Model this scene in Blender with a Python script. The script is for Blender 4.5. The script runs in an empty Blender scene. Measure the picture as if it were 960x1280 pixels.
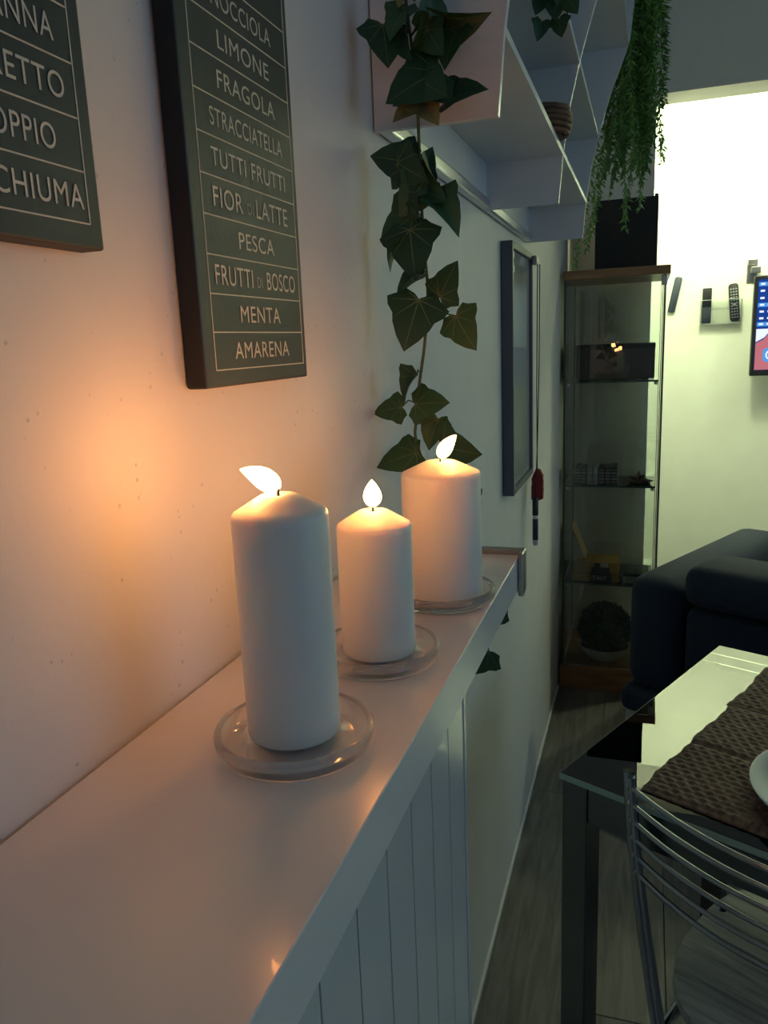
import bpy, bmesh, math, random
from mathutils import Vector, Matrix

random.seed(7)
scene = bpy.context.scene
COL = scene.collection

# ------------------------------------------------------------------ camera
CAM = Vector((0.31, 0.0, 1.3919))
XR = Vector((0.94877792, 0.02793924, -0.31470598))      # world X axis seen in (right, down, forward)
YR = Vector((0.31326433, -0.21264003, 0.92555371))
ZR = Vector((-0.04105982, -0.97673109, -0.21050053))
cam_d = bpy.data.cameras.new('camera')
cam = bpy.data.objects.new('camera', cam_d)
COL.objects.link(cam)
right = Vector((XR[0], YR[0], ZR[0])); down = Vector((XR[1], YR[1], ZR[1])); fwd = Vector((XR[2], YR[2], ZR[2]))
M = Matrix((right, -down, -fwd)).transposed().to_4x4()
M.translation = CAM
cam.matrix_world = M
cam_d.sensor_fit = 'VERTICAL'
cam_d.sensor_height = 32.0
cam_d.lens = 975.0 / 1280.0 * 32.0
cam_d.clip_start = 0.02
scene.camera = cam

# ------------------------------------------------------------------ world, daylight, exposure
world = bpy.data.worlds.new('dusk')
scene.world = world
world.use_nodes = True
bg = world.node_tree.nodes['Background']
bg.inputs[0].default_value = (0.30, 0.48, 0.80, 1)
bg.inputs[1].default_value = 0.5

def area_light(name, loc, rot, sx, sy, power, color, parent=None):
    l = bpy.data.lights.new(name, 'AREA')
    l.shape = 'RECTANGLE'; l.size = sx; l.size_y = sy
    l.energy = power; l.color = color
    o = bpy.data.objects.new(name, l); COL.objects.link(o)
    o.location = loc; o.rotation_euler = rot
    if parent: o.parent = parent
    return o

WINDOW_POWER = 7.5
LAMP_POWER = 70.0
CANDLE_POWER = 0.40
# daylight entering through the window in the right wall and the one behind the camera
area_light('daylight_side', (3.14, 0.9, 1.55), (0, math.radians(90), 0), 1.3, 1.6, WINDOW_POWER, (0.40, 0.72, 1.0))
area_light('daylight_rear', (1.3, -2.14, 1.55), (math.radians(90), 0, 0), 1.4, 1.3, WINDOW_POWER * 0.22, (0.50, 0.70, 1.0))

scene.view_settings.view_transform = 'Standard'
scene.view_settings.look = 'None'
scene.view_settings.gamma = 1.0
scene.view_settings.use_curve_mapping = False
scene.view_settings.exposure = 0.0

# ------------------------------------------------------------------ helpers
def tag(o, label=None, cat=None, group=None, kind=None):
    if label: o['label'] = label
    if cat: o['category'] = cat
    if group: o['group'] = group
    if kind: o['kind'] = kind
    return o

def empty(name, loc=(0, 0, 0), rz=0.0):
    o = bpy.data.objects.new(name, None)
    o.empty_display_size = 0.05
    o.location = loc; o.rotation_euler = (0, 0, rz)
    COL.objects.link(o)
    return o

def link(name, me, mat=None, parent=None):
    if mat is not None and len(me.materials) == 0:
        me.materials.append(mat)
    o = bpy.data.objects.new(name, me)
    COL.objects.link(o)
    if parent: o.parent = parent
    return o

def build(name, bm, mat, parent=None, smooth=False):
    bmesh.ops.recalc_face_normals(bm, faces=bm.faces)
    me = bpy.data.meshes.new(name)
    bm.to_mesh(me); bm.free()
    if smooth:
        me.shade_smooth()
    return link(name, me, mat, parent)

def smooth_angle(o, deg=35):
    me = o.data
    me.shade_smooth()
    bm = bmesh.new(); bm.from_mesh(me)
    for e in bm.edges:
        if len(e.link_faces) == 2 and e.calc_face_angle(0) > math.radians(deg):
            e.smooth = False
    bm.to_mesh(me); bm.free()
    return o

def bm_box(bm, a, b, bevel=0.0, seg=2):
    x0, y0, z0 = a; x1, y1, z1 = b
    vs = [bm.verts.new(p) for p in ((x0,y0,z0),(x1,y0,z0),(x1,y1,z0),(x0,y1,z0),(x0,y0,z1),(x1,y0,z1),(x1,y1,z1),(x0,y1,z1))]
    fs = [bm.faces.new([vs[i] for i in f]) for f in ((0,3,2,1),(4,5,6,7),(0,1,5,4),(1,2,6,5),(2,3,7,6),(3,0,4,7))]
    if bevel > 0:
        es = list({e for f in fs for e in f.edges})
        bmesh.ops.bevel(bm, geom=es, offset=bevel, segments=seg, profile=0.5, affect='EDGES')

def box(name, a, b, mat, parent=None, bevel=0.0, seg=2):
    bm = bmesh.new(); bm_box(bm, a, b, bevel, seg)
    o = build(name, bm, mat, parent)
    if bevel > 0.008: smooth_angle(o, 40)
    return o

def bm_tube(bm, pts, r, n=10, caps=True):
    pts = [Vector(p) for p in pts]
    rr = r if isinstance(r, (list, tuple)) else [r] * len(pts)
    rings = []
    t0 = (pts[1] - pts[0]).normalized()
    up = Vector((0, 0, 1)) if abs(t0.z) < 0.9 else Vector((1, 0, 0))
    nx = t0.cross(up).normalized()
    for i, p in enumerate(pts):
        if i == 0: t = pts[1] - pts[0]
        elif i == len(pts) - 1: t = pts[-1] - pts[-2]
        else: t = pts[i + 1] - pts[i - 1]
        t.normalize()
        nx = (nx - t * nx.dot(t)).normalized()
        ny = t.cross(nx)
        rings.append([bm.verts.new(p + (nx * math.cos(2*math.pi*k/n) + ny * math.sin(2*math.pi*k/n)) * rr[i]) for k in range(n)])
    for a, b in zip(rings, rings[1:]):
        for k in range(n):
            bm.faces.new((a[k], a[(k+1) % n], b[(k+1) % n], b[k]))
    if caps:
        bm.faces.new(rings[0][::-1]); bm.faces.new(rings[-1])

def tube(name, pts, r, mat, parent=None, n=10):
    bm = bmesh.new(); bm_tube(bm, pts, r, n)
    return smooth_angle(build(name, bm, mat, parent), 50)

def bm_lathe(bm, prof, n=48, center=(0, 0, 0), lean=None):
    cx, cy, cz = center
    rings = []
    for r, z in prof:
        if r < 1e-6:
            rings.append([bm.verts.new((cx, cy, cz + z))])
        else:
            rings.append([bm.verts.new((cx + r*math.cos(2*math.pi*k/n), cy + r*math.sin(2*math.pi*k/n), cz + z)) for k in range(n)])
    for a, b in zip(rings, rings[1:]):
        if len(a) == 1 and len(b) == 1: continue
        for k in range(n):
            k2 = (k + 1) % n
            if len(a) == 1: bm.faces.new((a[0], b[k2], b[k]))
            elif len(b) == 1: bm.faces.new((a[k], a[k2], b[0]))
            else: bm.faces.new((a[k], a[k2], b[k2], b[k]))

def lathe(name, prof, mat, parent=None, n=48, center=(0, 0, 0), deg=40):
    bm = bmesh.new(); bm_lathe(bm, prof, n, center)
    return smooth_angle(build(name, bm, mat, parent), deg)

def bm_prism(bm, poly, axis, a, b, bevel=0.0, seg=3):
    """poly: 2D points; extruded along axis ('x','y','z') from a to b."""
    def P(p, t):
        if axis == 'x': return (t, p[0], p[1])
        if axis == 'y': return (p[0], t, p[1])
        return (p[0], p[1], t)
    va = [bm.verts.new(P(p, a)) for p in poly]
    vb = [bm.verts.new(P(p, b)) for p in poly]
    n = len(poly)
    fa = bm.faces.new(va); fb = bm.faces.new(vb[::-1])
    for i in range(n):
        bm.faces.new((va[i], vb[i], vb[(i+1) % n], va[(i+1) % n]))
    if bevel > 0:
        es = list(set(list(fa.edges) + list(fb.edges)))
        bmesh.ops.bevel(bm, geom=es, offset=bevel, segments=seg, profile=0.5, affect='EDGES')

def prism(name, poly, axis, a, b, mat, parent=None, bevel=0.0, seg=3, deg=40):
    bm = bmesh.new(); bm_prism(bm, poly, axis, a, b, bevel, seg)
    return smooth_angle(build(name, bm, mat, parent), deg)

def rounded_rect(x0, y0, x1, y1, r, n=6):
    pts = []
    for cx, cy, a0 in ((x1-r, y0+r, -90), (x1-r, y1-r, 0), (x0+r, y1-r, 90), (x0+r, y0+r, 180)):
        for k in range(n + 1):
            a = math.radians(a0 + 90*k/n)
            pts.append((cx + r*math.cos(a), cy + r*math.sin(a)))
    return pts

# ------------------------------------------------------------------ materials
def new_mat(name):
    m = bpy.data.materials.new(name)
    m.use_nodes = True
    nt = m.node_tree
    return m, nt, nt.nodes['Principled BSDF']

def mat(name, col, rough=0.5, metal=0.0, spec=0.5, noise=0.0, nscale=20.0, bump=0.0, bscale=80.0, stretch=(1, 1, 1), coat=0.0, sss=0.0, rand=0.0, bdist=0.002):
    m, nt, p = new_mat(name)
    p.inputs['Base Color'].default_value = (*col, 1)
    p.inputs['Roughness'].default_value = rough
    p.inputs['Metallic'].default_value = metal
    p.inputs['Specular IOR Level'].default_value = spec
    p.inputs['Coat Weight'].default_value = coat
    N, L = nt.nodes.new, nt.links.new
    tc = N('ShaderNodeTexCoord'); mp = N('ShaderNodeMapping')
    mp.inputs['Scale'].default_value = stretch
    L(tc.outputs['Object'], mp.inputs['Vector'])
    if noise > 0 or rand > 0:
        nz = N('ShaderNodeTexNoise'); nz.inputs['Scale'].default_value = nscale; nz.inputs['Detail'].default_value = 6
        L(mp.outputs[0], nz.inputs['Vector'])
        cr = N('ShaderNodeMapRange'); cr.inputs['To Min'].default_value = 1 - noise; cr.inputs['To Max'].default_value = 1 + noise
        cr.inputs['From Min'].default_value = 0.3; cr.inputs['From Max'].default_value = 0.7
        L(nz.outputs['Fac'], cr.inputs['Value'])
        val = cr.outputs[0]
        if rand > 0:
            oi = N('ShaderNodeObjectInfo'); r2 = N('ShaderNodeMapRange')
            r2.inputs['To Min'].default_value = 1 - rand; r2.inputs['To Max'].default_value = 1 + rand
            L(oi.outputs['Random'], r2.inputs['Value'])
            mu = N('ShaderNodeMath'); mu.operation = 'MULTIPLY'
            L(val, mu.inputs[0]); L(r2.outputs[0], mu.inputs[1]); val = mu.outputs[0]
        hs = N('ShaderNodeHueSaturation'); hs.inputs['Color'].default_value = (*col, 1)
        L(val, hs.inputs['Value'])
        L(hs.outputs[0], p.inputs['Base Color'])
    if bump > 0:
        n2 = N('ShaderNodeTexNoise'); n2.inputs['Scale'].default_value = bscale; n2.inputs['Detail'].default_value = 5
        L(mp.outputs[0], n2.inputs['Vector'])
        b = N('ShaderNodeBump'); b.inputs['Strength'].default_value = bump; b.inputs['Distance'].default_value = bdist
        L(n2.outputs['Fac'], b.inputs['Height']); L(b.outputs[0], p.inputs['Normal'])
    return m

def plaster_mat(name, col, relief=0.35):
    m, nt, p = new_mat(name)
    N, L = nt.nodes.new, nt.links.new
    p.inputs['Roughness'].default_value = 0.62
    p.inputs['Specular IOR Level'].default_value = 0.3
    tc = N('ShaderNodeTexCoord')
    big = N('ShaderNodeTexNoise'); big.inputs['Scale'].default_value = 9; big.inputs['Detail'].default_value = 4
    fine = N('ShaderNodeTexNoise'); fine.inputs['Scale'].default_value = 120; fine.inputs['Detail'].default_value = 4
    pit = N('ShaderNodeTexVoronoi'); pit.inputs['Scale'].default_value = 95
    for t in (big, fine, pit): L(tc.outputs['Object'], t.inputs['Vector'])
    gate = N('ShaderNodeTexNoise'); gate.inputs['Scale'].default_value = 23
    L(tc.outputs['Object'], gate.inputs['Vector'])
    mr = N('ShaderNodeMapRange'); mr.inputs['From Min'].default_value = 0.0; mr.inputs['From Max'].default_value = 0.16
    L(pit.outputs['Distance'], mr.inputs['Value'])
    g2 = N('ShaderNodeMapRange'); g2.inputs['From Min'].default_value = 0.50; g2.inputs['From Max'].default_value = 0.60
    L(gate.outputs['Fac'], g2.inputs['Value'])
    inv = N('ShaderNodeMath'); inv.operation = 'SUBTRACT'; inv.inputs[0].default_value = 1.0
    L(mr.outputs[0], inv.inputs[1])
    pm = N('ShaderNodeMath'); pm.operation = 'MULTIPLY'
    L(inv.outputs[0], pm.inputs[0]); L(g2.outputs[0], pm.inputs[1])
    a = N('ShaderNodeMath'); a.operation = 'MULTIPLY_ADD'; a.inputs[1].default_value = 0.25
    L(fine.outputs['Fac'], a.inputs[0]); L(big.outputs['Fac'], a.inputs[2])
    s = N('ShaderNodeMath'); s.operation = 'MULTIPLY_ADD'; s.inputs[1].default_value = -1.1
    L(pm.outputs[0], s.inputs[0]); L(a.outputs[0], s.inputs[2])
    b = N('ShaderNodeBump'); b.inputs['Strength'].default_value = relief; b.inputs['Distance'].default_value = 0.003
    L(s.outputs[0], b.inputs['Height']); L(b.outputs[0], p.inputs['Normal'])
    hs = N('ShaderNodeHueSaturation'); hs.inputs['Color'].default_value = (*col, 1)
    v = N('ShaderNodeMapRange'); v.inputs['To Min'].default_value = 0.94; v.inputs['To Max'].default_value = 1.05
    L(big.outputs['Fac'], v.inputs['Value'])
    dk = N('ShaderNodeMath'); dk.operation = 'MULTIPLY_ADD'; dk.inputs[1].default_value = -0.35
    L(pm.outputs[0], dk.inputs[0]); L(v.outputs[0], dk.inputs[2]); L(dk.outputs[0], hs.inputs['Value'])
    L(hs.outputs[0], p.inputs['Base Color'])
    return m

def wood_mat(name, c1, c2, rough=0.45, scale=6.0, stretch=(8, 1, 8), rand=0.15):
    m, nt, p = new_mat(name)
    N, L = nt.nodes.new, nt.links.new
    tc = N('ShaderNodeTexCoord'); mp = N('ShaderNodeMapping'); mp.inputs['Scale'].default_value = stretch
    oi = N('ShaderNodeObjectInfo')
    L(tc.outputs['Object'], mp.inputs['Vector'])
    sc = N('ShaderNodeVectorMath'); sc.operation = 'ADD'
    rv = N('ShaderNodeMath'); rv.operation = 'MULTIPLY'; rv.inputs[1].default_value = 37.0
    L(oi.outputs['Random'], rv.inputs[0])
    L(mp.outputs[0], sc.inputs[0]); L(rv.outputs[0], sc.inputs[1])
    nz = N('ShaderNodeTexNoise'); nz.inputs['Scale'].default_value = scale; nz.inputs['Detail'].default_value = 8; nz.inputs['Distortion'].default_value = 0.8
    L(sc.outputs[0], nz.inputs['Vector'])
    cr = N('ShaderNodeValToRGB')
    cr.color_ramp.elements[0].position = 0.32; cr.color_ramp.elements[0].color = (*c1, 1)
    cr.color_ramp.elements[1].position = 0.68; cr.color_ramp.elements[1].color = (*c2, 1)
    L(nz.outputs['Fac'], cr.inputs[0])
    hs = N('ShaderNodeHueSaturation')
    v = N('ShaderNodeMapRange'); v.inputs['To Min'].default_value = 1 - rand; v.inputs['To Max'].default_value = 1 + rand
    L(oi.outputs['Random'], v.inputs['Value']); L(v.outputs[0], hs.inputs['Value'])
    L(cr.outputs[0], hs.inputs['Color']); L(hs.outputs[0], p.inputs['Base Color'])
    p.inputs['Roughness'].default_value = rough
    b = N('ShaderNodeBump'); b.inputs['Strength'].default_value = 0.15; b.inputs['Distance'].default_value = 0.001
    L(nz.outputs['Fac'], b.inputs['Height']); L(b.outputs[0], p.inputs['Normal'])
    return m

def pane_mat(name, tint, refl=1.0, rough=0.0, f0ior=1.5):
    m = bpy.data.materials.new(name); m.use_nodes = True
    nt = m.node_tree; nt.nodes.clear()
    N, L = nt.nodes.new, nt.links.new
    out = N('ShaderNodeOutputMaterial'); mx = N('ShaderNodeMixShader')
    tr = N('ShaderNodeBsdfTransparent'); tr.inputs[0].default_value = (*tint, 1)
    gl = N('ShaderNodeBsdfGlossy'); gl.inputs['Roughness'].default_value = rough
    gl.inputs['Color'].default_value = (refl, refl, refl, 1)
    fr = N('ShaderNodeFresnel'); fr.inputs['IOR'].default_value = f0ior
    L(fr.outputs[0], mx.inputs[0]); L(tr.outputs[0], mx.inputs[1]); L(gl.outputs[0], mx.inputs[2]); L(mx.outputs[0], out.inputs[0])
    return m

def dish_glass_mat(name):
    m = bpy.data.materials.new(name); m.use_nodes = True
    nt = m.node_tree; nt.nodes.clear()
    N, L = nt.nodes.new, nt.links.new
    out = N('ShaderNodeOutputMaterial'); mx = N('ShaderNodeMixShader'); mx.inputs[0].default_value = 0.62
    tr = N('ShaderNodeBsdfTransparent'); tr.inputs[0].default_value = (0.97, 0.97, 0.96, 1)
    gl = N('ShaderNodeBsdfGlass'); gl.inputs['IOR'].default_value = 1.48; gl.inputs['Roughness'].default_value = 0.02
    L(tr.outputs[0], mx.inputs[1]); L(gl.outputs[0], mx.inputs[2]); L(mx.outputs[0], out.inputs[0])
    return m

def emit_mat(name, col, strength):
    m = bpy.data.materials.new(name); m.use_nodes = True
    nt = m.node_tree; nt.nodes.clear()
    N, L = nt.nodes.new, nt.links.new
    out = N('ShaderNodeOutputMaterial'); e = N('ShaderNodeEmission')
    e.inputs[0].default_value = (*col, 1); e.inputs[1].default_value = strength
    L(e.outputs[0], out.inputs[0])
    return m

def wax_mat():
    m, nt, p = new_mat('candle_wax')
    p.inputs['Base Color'].default_value = (0.78, 0.76, 0.72, 1)
    p.inputs['Roughness'].default_value = 0.38
    p.inputs['Subsurface Weight'].default_value = 1.0
    p.inputs['Subsurface Radius'].default_value = (1.0, 0.62, 0.38)
    p.inputs['Subsurface Scale'].default_value = 0.012
    p.inputs['Specular IOR Level'].default_value = 0.45
    return m

def leaf_mat(name, c1, c2, rough=0.42):
    m, nt, p = new_mat(name)
    N, L = nt.nodes.new, nt.links.new
    tc = N('ShaderNodeTexCoord'); oi = N('ShaderNodeObjectInfo')
    nz = N('ShaderNodeTexNoise'); nz.inputs['Scale'].default_value = 60; nz.inputs['Detail'].default_value = 4
    L(tc.outputs['Object'], nz.inputs['Vector'])
    ad = N('ShaderNodeMath'); ad.operation = 'MULTIPLY_ADD'; ad.inputs[1].default_value = 0.6
    L(oi.outputs['Random'], ad.inputs[0]); L(nz.outputs['Fac'], ad.inputs[2])
    cr = N('ShaderNodeValToRGB')
    cr.color_ramp.elements[0].position = 0.35; cr.color_ramp.elements[0].color = (*c1, 1)
    cr.color_ramp.elements[1].position = 1.05; cr.color_ramp.elements[1].color = (*c2, 1)
    L(ad.outputs[0], cr.inputs[0]); L(cr.outputs[0], p.inputs['Base Color'])
    p.inputs['Roughness'].default_value = rough
    b = N('ShaderNodeBump'); b.inputs['Strength'].default_value = 0.25; b.inputs['Distance'].default_value = 0.002
    L(nz.outputs['Fac'], b.inputs['Height']); L(b.outputs[0], p.inputs['Normal'])
    return m

M_wall = plaster_mat('wall_plaster', (0.72, 0.70, 0.66))
M_farwall = plaster_mat('far_wall_paint', (0.76, 0.79, 0.68), 0.06)
M_ceil = mat('ceiling_paint', (0.7, 0.7, 0.68), 0.8, noise=0.03)
M_trim = mat('trim_white', (0.75, 0.75, 0.72), 0.4)
M_floorbase = mat('floor_joint', (0.02, 0.02, 0.02), 0.8)
M_floor = wood_mat('floor_laminate', (0.10, 0.092, 0.080), (0.20, 0.185, 0.165), 0.40, 5.0, (9, 0.9, 9), 0.14)
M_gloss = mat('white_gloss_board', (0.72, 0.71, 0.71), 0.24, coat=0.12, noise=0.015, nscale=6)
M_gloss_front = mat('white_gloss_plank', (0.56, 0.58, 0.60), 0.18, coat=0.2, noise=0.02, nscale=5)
M_body = mat('cabinet_core', (0.10, 0.11, 0.12), 0.7)
M_steel = mat('brushed_steel', (0.42, 0.40, 0.37), 0.32, metal=1.0, noise=0.12, nscale=30, stretch=(1, 1, 14))
M_tsteel = mat('table_steel', (0.17, 0.18, 0.18), 0.26, metal=1.0, noise=0.08, nscale=30, stretch=(1, 1, 8))
M_chrome = mat('chrome_tube', (0.36, 0.38, 0.41), 0.16, metal=1.0, noise=0.03, nscale=12)
M_alu = mat('aluminium_rail', (0.66, 0.67, 0.70), 0.28, metal=1.0, noise=0.05, nscale=15)
M_shelf = mat('white_shelf_board', (0.70, 0.70, 0.70), 0.34, noise=0.02, nscale=8)
M_shelfedge = mat('shelf_edge_band', (0.82, 0.84, 0.82), 0.25, noise=0.01)
M_canvas = mat('slate_canvas', (0.025, 0.036, 0.039), 0.50, noise=0.18, nscale=14, bump=0.25, bscale=420, bdist=0.0006)
M_canvas_edge = mat('canvas_side', (0.010, 0.010, 0.011), 0.6, bump=0.25, bscale=420, noise=0.1, bdist=0.0006)
M_print = mat('cream_print', (0.60, 0.56, 0.48), 0.6, noise=0.08, nscale=150)
M_printdim = mat('grey_print', (0.34, 0.33, 0.30), 0.6, noise=0.08, nscale=150)
M_wax = wax_mat()
M_wick = mat('burnt_wick', (0.02, 0.015, 0.012), 0.9, noise=0.2, nscale=200)
M_flame = emit_mat('flame', (1.0, 0.60, 0.20), 14.0)
M_dish = dish_glass_mat('clear_dish_glass')
M_ivy = leaf_mat('ivy_leaf', (0.009, 0.042, 0.018), (0.034, 0.105, 0.034))
M_ivyv = mat('ivy_vein', (0.13, 0.18, 0.08), 0.5, noise=0.1)
M_ivyold = leaf_mat('ivy_leaf_yellowed', (0.12, 0.13, 0.035), (0.26, 0.23, 0.075))
M_stem = mat('vine_stem', (0.07, 0.10, 0.035), 0.6, noise=0.2, nscale=60)
M_fern = leaf_mat('fern_needle', (0.045, 0.15, 0.025), (0.17, 0.36, 0.07), 0.5)
M_bush = leaf_mat('boxwood_leaf', (0.014, 0.050, 0.012), (0.060, 0.150, 0.036), 0.5)
M_pane = pane_mat('cabinet_pane', (0.955, 0.98, 0.965))
M_paneedge = mat('green_glass_edge', (0.035, 0.10, 0.075), 0.15, noise=0.1)
M_tabletop = pane_mat('table_glass', (0.90, 0.94, 0.92), f0ior=1.75)
M_tableedge = mat('table_glass_edge', (0.34, 0.45, 0.38), 0.12, noise=0.05)
M_oak = wood_mat('cabinet_wood', (0.20, 0.095, 0.040), (0.36, 0.19, 0.085), 0.45, 4, (1, 9, 9), 0.05)
M_black = mat('matte_black', (0.008, 0.008, 0.009), 0.6, noise=0.15, nscale=40)
M_blackgl = mat('black_plastic', (0.010, 0.010, 0.012), 0.3, noise=0.1)
M_sofa = mat('navy_upholstery', (0.007, 0.016, 0.036), 0.9, noise=0.2, nscale=90, bump=0.3, bscale=500, bdist=0.001)
M_plinth = mat('pale_grey_plinth', (0.36, 0.38, 0.38), 0.5, noise=0.05)
M_frame = mat('grey_board_frame', (0.085, 0.10, 0.115), 0.38, noise=0.06)
M_wboard = mat('whiteboard_surface', (0.50, 0.53, 0.50), 0.10, coat=0.5, noise=0.03, nscale=5)
M_red = mat('red_felt', (0.24, 0.020, 0.020), 0.8, noise=0.2, nscale=120)
M_cord = mat('dark_cord', (0.02, 0.02, 0.02), 0.8, noise=0.2)
M_pale = mat('pale_plastic', (0.55, 0.55, 0.56), 0.35, noise=0.05)
M_basket = wood_mat('woven_rattan', (0.07, 0.030, 0.013), (0.20, 0.095, 0.045), 0.6, 20, (1, 1, 6), 0.1)
M_woven = wood_mat('woven_hyacinth', (0.085, 0.048, 0.030), (0.20, 0.125, 0.085), 0.65, 30, (5, 1, 5), 0.08)
M_porc = mat('porcelain', (0.74, 0.77, 0.80), 0.10, noise=0.02, coat=0.5)
M_bluerim = mat('pale_blue_glaze', (0.07, 0.17, 0.40), 0.3, noise=0.04)
M_seat = wood_mat('whitewashed_seat', (0.30, 0.31, 0.29), (0.72, 0.71, 0.66), 0.22, 5, (1.2, 14, 1.2), 0.03)
M_bowl = mat('white_bowl', (0.55, 0.54, 0.50), 0.4, noise=0.12, nscale=25)
M_soil = mat('soil', (0.025, 0.016, 0.010), 0.9, noise=0.3, nscale=80)
M_remote = mat('remote_black', (0.006, 0.006, 0.007), 0.45, noise=0.1)
M_remoteblue = mat('remote_slate', (0.022, 0.030, 0.050), 0.45, noise=0.08)
M_button = mat('remote_button', (0.26, 0.27, 0.27), 0.5, noise=0.08)
M_acryl = pane_mat('clear_acrylic', (0.985, 0.99, 0.98), f0ior=1.2)
M_acryledge = mat('acrylic_edge', (0.62, 0.66, 0.58), 0.25, noise=0.05)
M_screenblue = emit_mat('screen_blue', (0.012, 0.055, 0.30), 1.0)
M_screenlight = emit_mat('screen_light_blue', (0.08, 0.32, 0.75), 1.1)
M_screenwhite = emit_mat('screen_white', (0.80, 0.88, 1.0), 1.1)
M_screenpink = emit_mat('screen_pink', (0.55, 0.17, 0.20), 1.0)
M_lampglow = emit_mat('lamp_diffuser_glow', (0.93, 1.0, 0.78), 6.0)

# ------------------------------------------------------------------ setting
def struct(name, a, b, m, label, bevel=0.0):
    return tag(box(name, a, b, m, None, bevel), label, None, None, 'structure')

STUB_Y, STUB_B, STUB_X, SOFFIT = 3.50, 3.67, 0.318, 2.30
FAR_Y, CEIL, RX, BY = 4.70, 2.75, 3.2, -2.2
struct('wall_left', (-0.15, BY - 0.1, 0), (0, FAR_Y + 0.1, CEIL), M_wall, 'white plaster wall on the left behind the candles')
struct('wall_back', (-0.15, FAR_Y, 0), (RX + 0.1, FAR_Y + 0.12, CEIL), M_farwall, 'bright far wall that carries the television')
struct('wall_stub', (0, STUB_Y, 0), (STUB_X, STUB_B, CEIL), M_wall, 'short shaded wall end behind the glass cabinet')
struct('wall_lintel', (STUB_X, STUB_Y, SOFFIT), (RX, STUB_B, CEIL), M_wall, 'grey lintel beam above the wide opening')
# right wall with window opening (outside the picture, on the right)
bm = bmesh.new()
WY0, WY1, WZ0, WZ1 = 0.1, 1.7, 0.9, 2.2
for a, b in (((RX, BY, 0), (RX+0.12, WY0, CEIL)), ((RX, WY1, 0), (RX+0.12, FAR_Y, CEIL)), ((RX, WY0, 0), (RX+0.12, WY1, WZ0)), ((RX, WY0, WZ1), (RX+0.12, WY1, CEIL))):
    bm_box(bm, a, b)
tag(build('wall_right', bm, M_wall), 'right wall with a window, outside the picture', None, None, 'structure')
bm = bmesh.new()
for a, b in (((-0.15, BY-0.12, 0), (0.6, BY, CEIL)), ((2.0, BY-0.12, 0), (RX+0.1, BY, CEIL)), ((0.6, BY-0.12, 0), (2.0, BY, 0.9)), ((0.6, BY-0.12, 2.2), (2.0, BY, CEIL))):
    bm_box(bm, a, b)
tag(build('wall_front', bm, M_wall), 'wall with a window behind the viewer', None, None, 'structure')
struct('ceiling', (-0.15, BY-0.1, CEIL), (RX+0.12, FAR_Y+0.12, CEIL+0.1), M_ceil, 'plain white ceiling above the room')
fl = struct('floor', (-0.15, BY-0.1, -0.05), (RX+0.12, FAR_Y+0.12, -0.012), M_floorbase, 'dark grey-brown wood laminate plank floor')
PW, PL = 0.192, 1.28
bm = bmesh.new(); bm_box(bm, (0.0008, 0.0008, -0.012), (PW-0.0008, PL-0.0008, 0.0), 0.0009, 1)
bmesh.ops.recalc_face_normals(bm, faces=bm.faces)
plank_me = bpy.data.meshes.new('plank'); bm.to_mesh(plank_me); bm.free(); plank_me.materials.append(M_floor)
for i in range(0, 11):
    off = -1.6 + (i * 0.47) % PL
    for j in range(0, 6):
        y = off + j * PL
        if y + PL > FAR_Y + 0.1 or y < BY: continue
        o = link('plank', plank_me, None, fl); o.location = (0.002 + i*PW, y, 0)
struct('baseboard_left', (0, 0.63, 0), (0.006, 3.0, 0.016), M_trim, 'thin pale strip where the left wall meets the floor', 0.002)

# ------------------------------------------------------------------ console cabinet with gloss worktop
TOP = 1.15
cab = tag(empty('slim_cabinet', (0.0, 0.0, 0.0)), 'slim white gloss cabinet with grooved plank front along the wall', 'cabinet')
box('body', (0.002, -0.55, 0.0), (0.158, 0.618, 1.112), M_body, cab)
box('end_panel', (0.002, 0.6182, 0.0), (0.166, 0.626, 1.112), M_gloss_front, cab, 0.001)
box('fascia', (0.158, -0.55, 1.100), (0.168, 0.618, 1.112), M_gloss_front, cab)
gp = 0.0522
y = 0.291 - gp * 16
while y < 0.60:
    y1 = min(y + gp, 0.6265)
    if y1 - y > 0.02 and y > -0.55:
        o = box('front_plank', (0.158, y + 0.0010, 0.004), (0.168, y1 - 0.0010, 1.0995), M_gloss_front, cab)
    y = y1
top = tag(empty('counter_top', (0, 0, TOP)), 'long white gloss ledge holding the three lit candles', 'shelf')
box('board', (0.003, -0.55, -0.038), (0.178, 0.862, 0), M_gloss, top, 0.0008, 2)
box('edge_cap', (0.003, 0.8625, -0.044), (0.184, 0.874, 0.006), M_steel, top, 0.001, 1)
box('edge_cap_return', (0.1785, 0.846, -0.044), (0.184, 0.8622, 0.006), M_steel, top, 0.001, 1)

# ------------------------------------------------------------------ candles on glass dishes
def bez(p0, p1, p2, t):
    return p0*(1-t)**2 + p1*2*t*(1-t) + p2*t*t

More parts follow.
